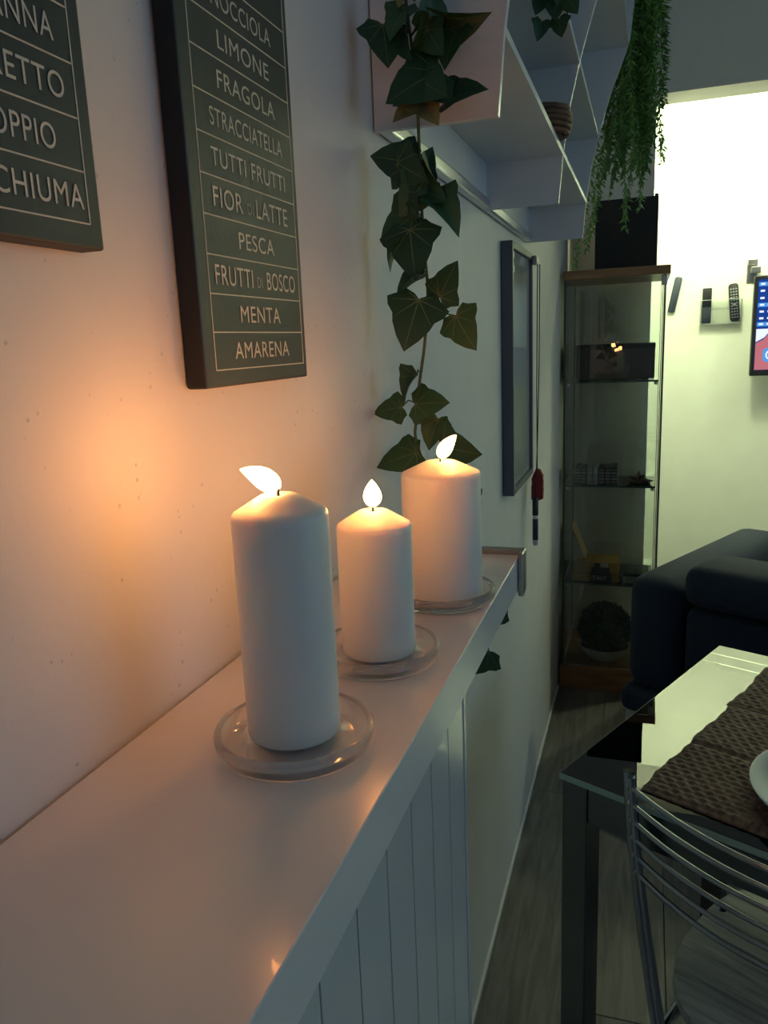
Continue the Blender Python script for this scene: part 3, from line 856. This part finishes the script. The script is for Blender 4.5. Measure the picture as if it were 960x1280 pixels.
# dried starfish-like ornament
st = tag(empty('dried_flower', (0.292, 3.10, 0.8302)), 'small tan dried flower ornament right of the disc cases', 'ornament')
M_tan = mat('dried_petal', (0.26, 0.19, 0.10), 0.8, noise=0.25, nscale=60)
M_tand = mat('dried_petal_dark', (0.10, 0.06, 0.035), 0.8, noise=0.25, nscale=60)
for k in range(9):
    a = math.radians(-10 + k*25); L = 0.045 + 0.012*math.sin(k*2.1)
    d = Vector((math.cos(a), -0.25 + 0.1*(k % 3), max(0.12, math.sin(a)))).normalized()
    s_ = d.cross(Vector((0, 1, 0.2))).normalized()
    bm = bmesh.new()
    b0 = Vector((0, 0, 0.006))
    ring = []
    for i in range(6):
        t_ = i/5; w = 0.008*math.sin(math.pi*min(0.97, t_*0.9+0.1)); c = b0 + d*L*t_ + Vector((0, 0, -0.010*t_*t_))
        ring.append((bm.verts.new(c + s_*w), bm.verts.new(c + Vector((0, 0.004*(1-t_), 0.003))), bm.verts.new(c - s_*w), bm.verts.new(c - Vector((0, 0.003*(1-t_), 0.0)))))
    for r1, r2 in zip(ring, ring[1:]):
        for q in range(4): bm.faces.new((r1[q], r1[(q+1) % 4], r2[(q+1) % 4], r2[q]))
    build('petal', bm, M_tan if k % 3 else M_tand, st, True)
lathe('centre', [(0, 0), (0.012, 0.0), (0.014, 0.006), (0.008, 0.013), (0, 0.014)], M_tand, st, 16)

# books on the lower shelf
M_cover_y = mat('book_mustard', (0.36, 0.21, 0.035), 0.5, noise=0.12)
M_cover_d = mat('book_charcoal', (0.018, 0.022, 0.024), 0.5, noise=0.12)
M_cover_b = mat('book_blue', (0.06, 0.22, 0.42), 0.5, noise=0.1)
M_cover_w = mat('book_white', (0.55, 0.55, 0.50), 0.5, noise=0.08)
M_page = mat('book_pages', (0.60, 0.56, 0.46), 0.8, noise=0.1, nscale=200)
def flat_book(x0, x1, y0, y1, z0, h, m_, label, bands=(), text=None, rz=0.0):
    cx_, cy_ = (x0+x1)/2, (y0+y1)/2
    t = tag(empty('book', (cx_, cy_, z0), rz), label, 'book', 'books on the lower glass shelf')
    a, b = (x1-x0)/2, (y1-y0)/2
    box('pages', (-a+0.002, -b+0.003, 0.0025), (a-0.002, b-0.001, h-0.0025), M_page, t)
    box('cover_bottom', (-a, -b, 0.0), (a, b, 0.0023), m_, t)
    box('cover_top', (-a, -b, h-0.0023), (a, b, h), m_, t)
    sp = box('spine', (-a, -b, 0.0024), (a, -b+0.0026, h-0.0024), m_, t)
    for (f0, f1, mm) in bands:
        box('spine_band', (-a + 2*a*f0, -b-0.0006, 0.001), (-a + 2*a*f1, -b-0.0001, h-0.001), mm, sp)
    if text:
        put_text(text, (-a + 2*a*0.56, -b - 0.0002, h/2), 2*a*0.30, h*0.45, ((1, 0, 0), (0, 0, 1), (0, -1, 0)), M_page, sp)
    return t
flat_book(0.050, 0.236, 3.055, 3.20, 0.4402, 0.034, M_cover_d, 'thick dark travel book with mustard ends at the bottom of the stack', ((0.0, 0.37, M_cover_y), (0.82, 0.97, M_cover_y)), 'ITALY')
flat_book(0.054, 0.228, 3.060, 3.20, 0.4745, 0.024, M_cover_y, 'mustard book with a dark middle in the centre of the stack', ((0.40, 0.80, M_cover_d),))
flat_book(0.085, 0.226, 3.060, 3.19, 0.4988, 0.018, M_cover_y, 'thin mustard book with white and blue spine on top of the stack', ((0.36, 0.72, M_cover_w), (0.36, 0.52, M_cover_b)))
flat_book(0.246, 0.340, 3.06, 3.19, 0.4402, 0.026, M_cover_w, 'white book lying right of the mustard stack', ((0.05, 0.95, M_case[2]),))
flat_book(0.244, 0.338, 3.06, 3.19, 0.4665, 0.012, M_cover_d, 'thin black book lying on the white book', ())
LB = tag(empty('leaning_booklet', (0.098, 3.09, 0.5172)), 'slim colourful booklet leaning against the left pane above the books', 'book', 'books on the lower glass shelf')
LB.rotation_euler = (0, math.radians(-22), math.radians(0))
box('cover', (-0.003, -0.004, 0.004), (0.003, 0.11, 0.15), M_cover_y, LB, 0.001, 1)
M_salmon = mat('book_salmon', (0.36, 0.13, 0.09), 0.5, noise=0.1)
box('cover_patch', (-0.0034, -0.0047, 0.06), (0.0034, -0.0042, 0.115), M_salmon, LB)
box('cover_stripe', (-0.0034, -0.0047, 0.012), (0.0034, -0.0042, 0.05), M_cover_w, LB)

# boxwood ball in a white bowl
PB = tag(empty('boxwood_plant', (0.176, 3.135, 0.0955)), 'clipped round boxwood ball growing in a low white bowl', 'plant')
lathe('bowl', [(0, 0), (0.055, 0), (0.062, 0.006), (0.085, 0.028), (0.103, 0.055), (0.108, 0.062), (0.104, 0.063), (0.098, 0.056), (0.08, 0.032), (0, 0.022)], M_bowl, PB, 36)
bm = bmesh.new()
bm_lathe(bm, [(0, 0.045), (0.096, 0.045), (0.096, 0.050), (0, 0.052)], 28); build('soil', bm, M_soil, PB)
bm = bmesh.new()
rnd = random.Random(11)
bmesh.ops.create_icosphere(bm, subdivisions=3, radius=0.088, matrix=Matrix.Translation((0, 0, 0.128)))
for i in range(5200):
    d = Vector((rnd.gauss(0, 1), rnd.gauss(0, 1), rnd.gauss(0, 1))).normalized()
    p = Vector((0, 0, 0.128)) + d * rnd.uniform(0.082, 0.103)
    t_ = (d + Vector((rnd.gauss(0, .6), rnd.gauss(0, .6), rnd.gauss(0, .6)))).normalized()
    s_ = t_.cross(Vector((rnd.gauss(0, 1), rnd.gauss(0, 1), rnd.gauss(0, 1)))).normalized()
    L = rnd.uniform(0.008, 0.014); w = L*0.32
    bm.faces.new([bm.verts.new(p), bm.verts.new(p + t_*L*0.5 + s_*w), bm.verts.new(p + t_*L), bm.verts.new(p + t_*L*0.5 - s_*w)])
me = bpy.data.meshes.new('foliage'); bm.to_mesh(me); bm.free()
o = link('foliage', me, M_bush, PB); o['kind'] = 'stuff'

# ------------------------------------------------------------------ sofa (seen from its back corner)
SF = tag(empty('sofa', (0.262, 2.515, 0.0), math.radians(-28)), 'navy blue upholstered sofa between the glass cabinet and the table', 'sofa')
def sb(name, a, b, bev, m_=M_sofa, seg=5): return box(name, a, b, m_, SF, bev, seg)
sb('plinth', (0.006, 0.012, 0.0), (1.50, 0.80, 0.172), 0.003, M_plinth, 2)
sb('base', (-0.008, -0.012, 0.172), (1.52, 0.86, 0.262), 0.030)
sb('armrest', (0.0, 0.0, 0.255), (0.185, 0.87, 0.640), 0.060, M_sofa, 6)
sb('armrest', (1.33, 0.0, 0.255), (1.51, 0.87, 0.632), 0.060, M_sofa, 6)
sb('back_panel', (0.196, 0.0, 0.262), (1.32, 0.20, 0.568), 0.035)
sb('headrest', (0.192, -0.018, 0.575), (1.335, 0.215, 0.705), 0.045)
sb('seat_cushion', (0.190, 0.205, 0.262), (1.325, 0.86, 0.43), 0.045)

# ------------------------------------------------------------------ television, remotes on the far wall
FK = 4.70 / 4.15
def far(x, z): return 0.31 + (x - 0.31)*FK, 1.3919 + (z - 1.3919)*FK
TVO = Vector((far(1.16, 0)[0], FAR_Y - 0.09, far(0, 1.40)[1]))
TV = tag(empty('television', TVO), 'wall-mounted television at the right edge showing a blue menu', 'television')
TY = -0.03
box('housing', (-0.395, TY, -0.225), (0.395, TY+0.045, 0.225), M_blackgl, TV, 0.004)
scr = box('screen', (-0.378, TY-0.0012, -0.198), (0.378, TY-0.0002, 0.208), M_screenblue, TV)
box('wall_mount', (-0.18, TY+0.045, -0.12), (0.18, 0.0895, 0.12), M_steel, TV)
def sflat(name, a, b, m_, lift): return box(name, (a[0], TY-0.0014-lift, a[1]), (b[0], TY-0.0013-lift+0.0001, b[1]), m_, scr)
rws = [0.188, 0.158, 0.126, 0.096, 0.066, 0.036, 0.010]
for i, z in enumerate(rws):
    sflat('menu_row', (-0.376, z-0.010), (0.376, z+0.008), M_screenlight if i in (0, 3, 6) else M_screenblue, 0.0004)
    for k in range(11):
        x = -0.368 + k*0.033
        sflat('menu_text', (x, z-0.005), (x + 0.018 + 0.010*((k*7+i*3) % 3)/2, z+0.004), M_screenwhite, 0.0008)
bm = bmesh.new()
pk = [(-0.377, -0.197), (0.0, -0.197), (0.0, 0.06), (-0.24, 0.035), (-0.30, -0.005), (-0.345, -0.06), (-0.377, -0.075)]
bm.faces.new([bm.verts.new((x, TY-0.0026, z)) for x, z in pk]); build('menu_picture', bm, M_screenpink, scr)
bm = bmesh.new()
bm.faces.new([bm.verts.new((x, TY-0.0028, z)) for x, z in [(-0.377, -0.070), (-0.343, -0.052), (-0.310, -0.012), (-0.377, -0.012)]]); build('menu_highlight', bm, M_screenwhite, scr)
bm = bmesh.new()
bm.faces.new([bm.verts.new((x, TY-0.0030, z)) for x, z in rounded_rect(-0.345, -0.163, -0.20, -0.098, 0.02)]); build('logo_badge', bm, M_screenlight, scr)
put_text('OI', (-0.300, TY-0.0030, -0.130), 0.066, 0.046, ((1, 0, 0), (0, 0, 1), (0, -1, 0)), M_screenwhite, scr, 'logo_lettering')
TV.scale = (FK, 1, FK)
BK = tag(empty('steel_bracket', (far(0.760, 0)[0], FAR_Y, far(0, 1.64)[1])), 'small steel bracket on the wall at the corner of the television', 'bracket')
box('plate', (-0.022, -0.006, -0.045), (0.028, 0.0, 0.075), M_steel, BK, 0.002)
box('arm', (-0.006, -0.055, 0.002), (0.040, -0.0065, 0.034), M_steel, BK, 0.002)
box('knob', (-0.020, -0.022, 0.046), (0.020, -0.0065, 0.074), M_steel, BK, 0.003)

H = tag(empty('remote_holder', (far(0.635, 0)[0], FAR_Y, far(0, 1.42)[1])), 'clear acrylic wall pocket holding two remote controls', 'holder')
w, d, hh = 0.104, 0.036, 0.125
box('back_plate', (-w, -0.004, 0), (w, -0.0005, hh), M_acryl, H)
box('front_plate', (-w, -d, 0), (w, -d+0.003, hh), M_acryl, H)
box('bottom_plate', (-w, -d+0.0032, 0), (w, -0.0042, 0.004), M_acryledge, H)
for sx in (-w, w-0.003): box('side_plate', (sx, -d+0.0032, 0.0042), (sx+0.003, -0.0042, hh), M_acryledge, H)
box('lip', (-w, -d-0.001, hh), (w, -d+0.004, hh+0.0022), M_acryledge, H)

def remote(loc_, rot, w, h, label, upper, lower, split, buttons):
    t = tag(empty('remote_control', loc_), label, 'remote', 'remote controls on the far wall')
    t.rotation_euler = rot
    if split > 0:
        bm = bmesh.new(); bm_box(bm, (-w/2, -0.008, 0), (w/2, 0.008, h*split), 0.003, 2); smooth_angle(build('lower_shell', bm, lower, t), 40)
        bm = bmesh.new(); bm_box(bm, (-w/2, -0.008, h*split+0.0003), (w/2, 0.008, h), 0.003, 2); smooth_angle(build('upper_shell', bm, upper, t), 40)
    else:
        prism('shell', rounded_rect(-w/2, 0, w/2, h, w*0.32), 'y', -0.008, 0.008, upper, t, 0.002, 2)
    if buttons:
        for r in range(11):
            for c in range(3):
                if (r in (4, 5)) and c == 1: continue
                x = (c-1)*w*0.27; z = h*(0.10 + r*0.074)
                box('button', (x-w*0.09, -0.0094, z), (x+w*0.09, -0.0082, z+h*0.034), M_button, t)
        bm = bmesh.new(); bm_prism(bm, [(0.0085*math.cos(k*math.pi/8), h*0.45+0.0085*math.sin(k*math.pi/8)) for k in range(16)], 'y', -0.0096, -0.0082); build('navigation_pad', bm, M_button, t)
    return t
remote((far(0.572, 0)[0], FAR_Y-0.019, far(0, 1.42)[1]+0.0045), (0, 0, 0), 0.046, 0.185, 'straight two-tone remote control at the left of the clear pocket', M_remote, M_remoteblue, 0.45, False)
remote((far(0.700, 0)[0], FAR_Y-0.019, far(0, 1.42)[1]+0.0085), (0, math.radians(-5.5), 0), 0.048, 0.198, 'tilted remote control with many buttons at the right of the clear pocket', M_remote, M_remote, 0, True)
t = remote((far(0.412, 0)[0], FAR_Y-0.0085, far(0, 1.482)[1]), (0, math.radians(11), 0), 0.038, 0.190, 'slanted plain dark remote control stuck on the wall beside the glass cabinet', M_remoteblue, M_remoteblue, 0, False)

# ceiling lamp of the far room (hidden above the lintel)
def ceiling_lamp(x, y, power, label):
    LM = tag(empty('ceiling_lamp', (x, y, CEIL)), label, 'lamp', 'strip lamps on the far room ceiling')
    box('housing', (-0.32, -0.05, -0.035), (0.32, 0.05, 0.0), M_pale, LM, 0.004)
    box('diffuser', (-0.31, -0.045, -0.060), (0.31, 0.045, -0.0355), M_lampglow, LM, 0.008)
    l = bpy.data.lights.new('lamp_light', 'POINT'); l.energy = power; l.color = (0.90, 1.0, 0.64); l.shadow_soft_size = 0.05
    lo = bpy.data.objects.new('lamp_light', l); COL.objects.link(lo); lo.parent = LM; lo.location = (0, 0, -0.12)
ceiling_lamp(0.60, 3.88, LAMP_POWER, 'bright strip lamp hidden above the left end of the lintel')
ceiling_lamp(1.70, 4.00, LAMP_POWER * 0.55, 'added unseen strip lamp that brightens the glass cabinet end')  # added lamp, brightens the glass cabinet and the floor and wall beside it

# ------------------------------------------------------------------ glass table
ANG = math.radians(-25.0)
TB = tag(empty('glass_table', (0.203, 1.089, 0), ANG), 'glass-topped table with square steel frame and legs', 'table')
TLX, TLY, TZ = 1.25, 0.632, 0.75
box('glass_top', (0, 0, TZ-0.010), (TLX, TLY, TZ), M_tabletop, TB)
for a, b in (((-0.0012, -0.0012, TZ-0.0102), (TLX+0.0012, -0.0001, TZ-0.0006)), ((-0.0012, TLY+0.0001, TZ-0.0102), (TLX+0.0012, TLY+0.0014, TZ-0.0006)), ((-0.0012, 0.0, TZ-0.0102), (-0.0001, TLY, TZ-0.0006)), ((TLX+0.0001, 0.0, TZ-0.0102), (TLX+0.0012, TLY, TZ-0.0006))):
    box('glass_edge', a, b, M_tableedge, TB)
ins, lw = 0.002, 0.042
for (x, y) in ((ins, ins), (TLX-ins-lw, ins), (ins, TLY-ins-lw), (TLX-ins-lw, TLY-ins-lw)):
    o = box('leg', (x, y, 0.006), (x+lw, y+lw, TZ-0.0105), M_tsteel, TB, 0.002)
    box('leg_foot', (x+0.004, y+0.004, 0.0), (x+lw-0.004, y+lw-0.004, 0.0058), M_black, o)
az0, az1 = 0.680, TZ-0.0105
box('frame_rail', (ins+lw+0.0002, ins+0.002, az0), (TLX-ins-lw, ins+0.034, az1), M_tsteel, TB, 0.001)
box('frame_rail', (ins+lw+0.0002, TLY-ins-0.034, az0), (TLX-ins-lw, TLY-ins-0.002, az1), M_tsteel, TB, 0.001)
box('frame_rail', (ins+0.002, ins+lw+0.0002, az0), (ins+0.034, TLY-ins-lw, az1), M_tsteel, TB, 0.001)
box('frame_rail', (TLX-ins-0.034, ins+lw+0.0002, az0), (TLX-ins-0.002, TLY-ins-lw, az1), M_tsteel, TB, 0.001)

# woven runner: braided bands
RN = tag(empty('woven_runner', (0.203, 1.089, TZ+0.0004), ANG), 'thick brown braided runner lying across the glass table', 'placemat')
def band(a0, a1, b0, b1, seed):
    rnd = random.Random(seed)
    da, db = 0.0026, 0.0021
    na, nb = int((a1-a0)/da), int((b1-b0)/db)
    bm = bmesh.new()
    grid = []
    pitch = 0.0115
    for j in range(nb + 1):
        row = []
        b = b0 + (b1-b0)*j/nb
        r_ = math.floor(b/pitch); fb = b/pitch - r_
        for i in range(na + 1):
            a = a0 + (a1-a0)*i/na
            edge = 0.0022*math.sin(b*38 + seed) + 0.001*math.sin(b*131)
            ph = a*330 + (math.pi if int(r_) % 2 else 0)
            hgt = 0.0038 + 0.0036*abs(math.sin(math.pi*fb))**0.6 * (0.62 + 0.38*math.sin(ph + 2.2*(fb-0.5)))
            hgt += 0.0012*math.sin(a*31+b*17) 
            eb = min((b-b0), (b1-b))/0.012; ea = (a-a0)/0.010
            hgt *= min(1, max(0.15, eb))**0.5 * min(1, max(0.15, ea))**0.5
            row.append(bm.verts.new((a + edge*max(0, 1-(a-a0)/0.05), b + 0.0025*math.sin(a*9+seed)*(1 if j else 1), hgt)))
        grid.append(row)
    for j in range(nb):
        for i in range(na):
            bm.faces.new((grid[j][i], grid[j][i+1], grid[j+1][i+1], grid[j+1][i]))
    # underside skirt
    edge_loop = grid[0] + [r[-1] for r in grid[1:]] + grid[-1][-2::-1] + [r[0] for r in grid[-2:0:-1]]
    low = [bm.verts.new((v.co.x, v.co.y, 0.0)) for v in edge_loop]
    n = len(edge_loop)
    for k in range(n):
        bm.faces.new((edge_loop[k], low[k], low[(k+1) % n], edge_loop[(k+1) % n]))
    return build('braided_band', bm, M_woven, RN, True)
band(0.112, 0.62, 0.028, 0.200, 1); band(0.114, 0.62, 0.203, 0.370, 2); band(0.112, 0.62, 0.373, 0.600, 3)

# plate and bowl at the right edge
PX, PY = 0.604, 1.085
pl = lathe('dinner_plate', [(0, 0.0), (0.085, 0.0), (0.090, 0.003), (0.125, 0.012), (0.141, 0.0175), (0.142, 0.0195), (0.138, 0.0200), (0.122, 0.0155), (0.092, 0.0075), (0, 0.0065)], M_bluerim, None, 64)
pl.location = (PX, PY, TZ + 0.0098)
tag(pl, 'pale blue glazed plate on the brown runner at the right edge', 'plate')
bo = lathe('soup_bowl', [(0, 0.0), (0.036, 0.0), (0.040, 0.004), (0.066, 0.022), (0.080, 0.045), (0.082, 0.047), (0.079, 0.047), (0.063, 0.025), (0.036, 0.008), (0, 0.007)], M_porc, None, 56)
bo.location = (PX + 0.004, PY + 0.01, TZ + 0.0098 + 0.0077)
tag(bo, 'white porcelain bowl standing on the pale blue plate', 'bowl')

# ------------------------------------------------------------------ chrome wire-back chair pushed under the table
CA = math.radians(-27.0)
CH = tag(empty('wire_back_chair', (0.581, 1.103, 0), CA), 'chrome chair with curved wire back and pale wood seat under the table', 'chair')
def up(sx):
    tube('back_upright', [(sx*0.212, -0.200, 0.806), (sx*0.200, -0.204, 0.70), (sx*0.175, -0.214, 0.57), (sx*0.147, -0.224, 0.45), (sx*0.150, -0.226, 0.40)], 0.0078, M_chrome, CH, 12)
    tube('back_brace', [(sx*0.203, -0.207, 0.802), (sx*0.190, -0.211, 0.70), (sx*0.163, -0.221, 0.57), (sx*0.135, -0.231, 0.45), (sx*0.136, -0.233, 0.405)], 0.0055, M_chrome, CH, 10)
    tube('leg', [(sx*0.150, -0.226, 0.4002), (sx*0.165, -0.235, 0.20), (sx*0.178, -0.245, 0.012)], 0.0095, M_chrome, CH, 12)
    tube('leg', [(sx*0.150, 0.140, 0.430), (sx*0.168, 0.165, 0.20), (sx*0.180, 0.185, 0.012)], 0.0095, M_chrome, CH, 12)
    tube('seat_rail', [(sx*0.147, -0.216, 0.430), (sx*0.152, 0.0, 0.430), (sx*0.150, 0.13, 0.430)], 0.0075, M_chrome, CH, 10)
    for y in (-0.245, 0.185):
        bm = bmesh.new(); bm_lathe(bm, [(0, 0), (0.012, 0), (0.012, 0.012), (0, 0.012)], 14, (sx*(0.178 if y < 0 else 0.180), y, 0)); build('foot_cap', bm, M_black, CH)
up(-1); up(1)
for k in range(6):
    z = 0.788 - k*0.0245
    hw = 0.209 - (0.788 - z)*0.15
    pts = []
    for i in range(21):
        s = -1 + 2*i/20
        pts.append((s*hw, -0.205 - 0.052*(1 - s*s) - (0.788-z)*0.05, z - 0.002*(1-s*s)))
    tube('back_rod', pts, 0.0036, M_chrome, CH, 8)
    for sx in (-1, 1):
        bm = bmesh.new(); bmesh.ops.create_uvsphere(bm, u_segments=10, v_segments=6, radius=0.0062, matrix=Matrix.Translation((sx*(hw-0.002), -0.206 - (0.788-z)*0.05, z)))
        build('rod_weld', bm, M_chrome, CH, True)
poly = []
for k in range(48):
    a = 2*math.pi*k/48; c, s_ = math.cos(a), math.sin(a); e = 2/2.6
    poly.append((0.190*math.copysign(abs(c)**e, c), -0.005 + 0.205*math.copysign(abs(s_)**e, s_)))
prism('seat', poly, 'z', 0.438, 0.456, M_seat, CH, 0.005, 3)
for (x, y) in ((-0.172, 0.055), (0.172, 0.055)):
    bm = bmesh.new(); bm_lathe(bm, [(0, 0.0035), (0.005, 0.003), (0.008, 0.0)], 12, (x, y, 0.4562)); build('bolt', bm, M_chrome, CH, True)
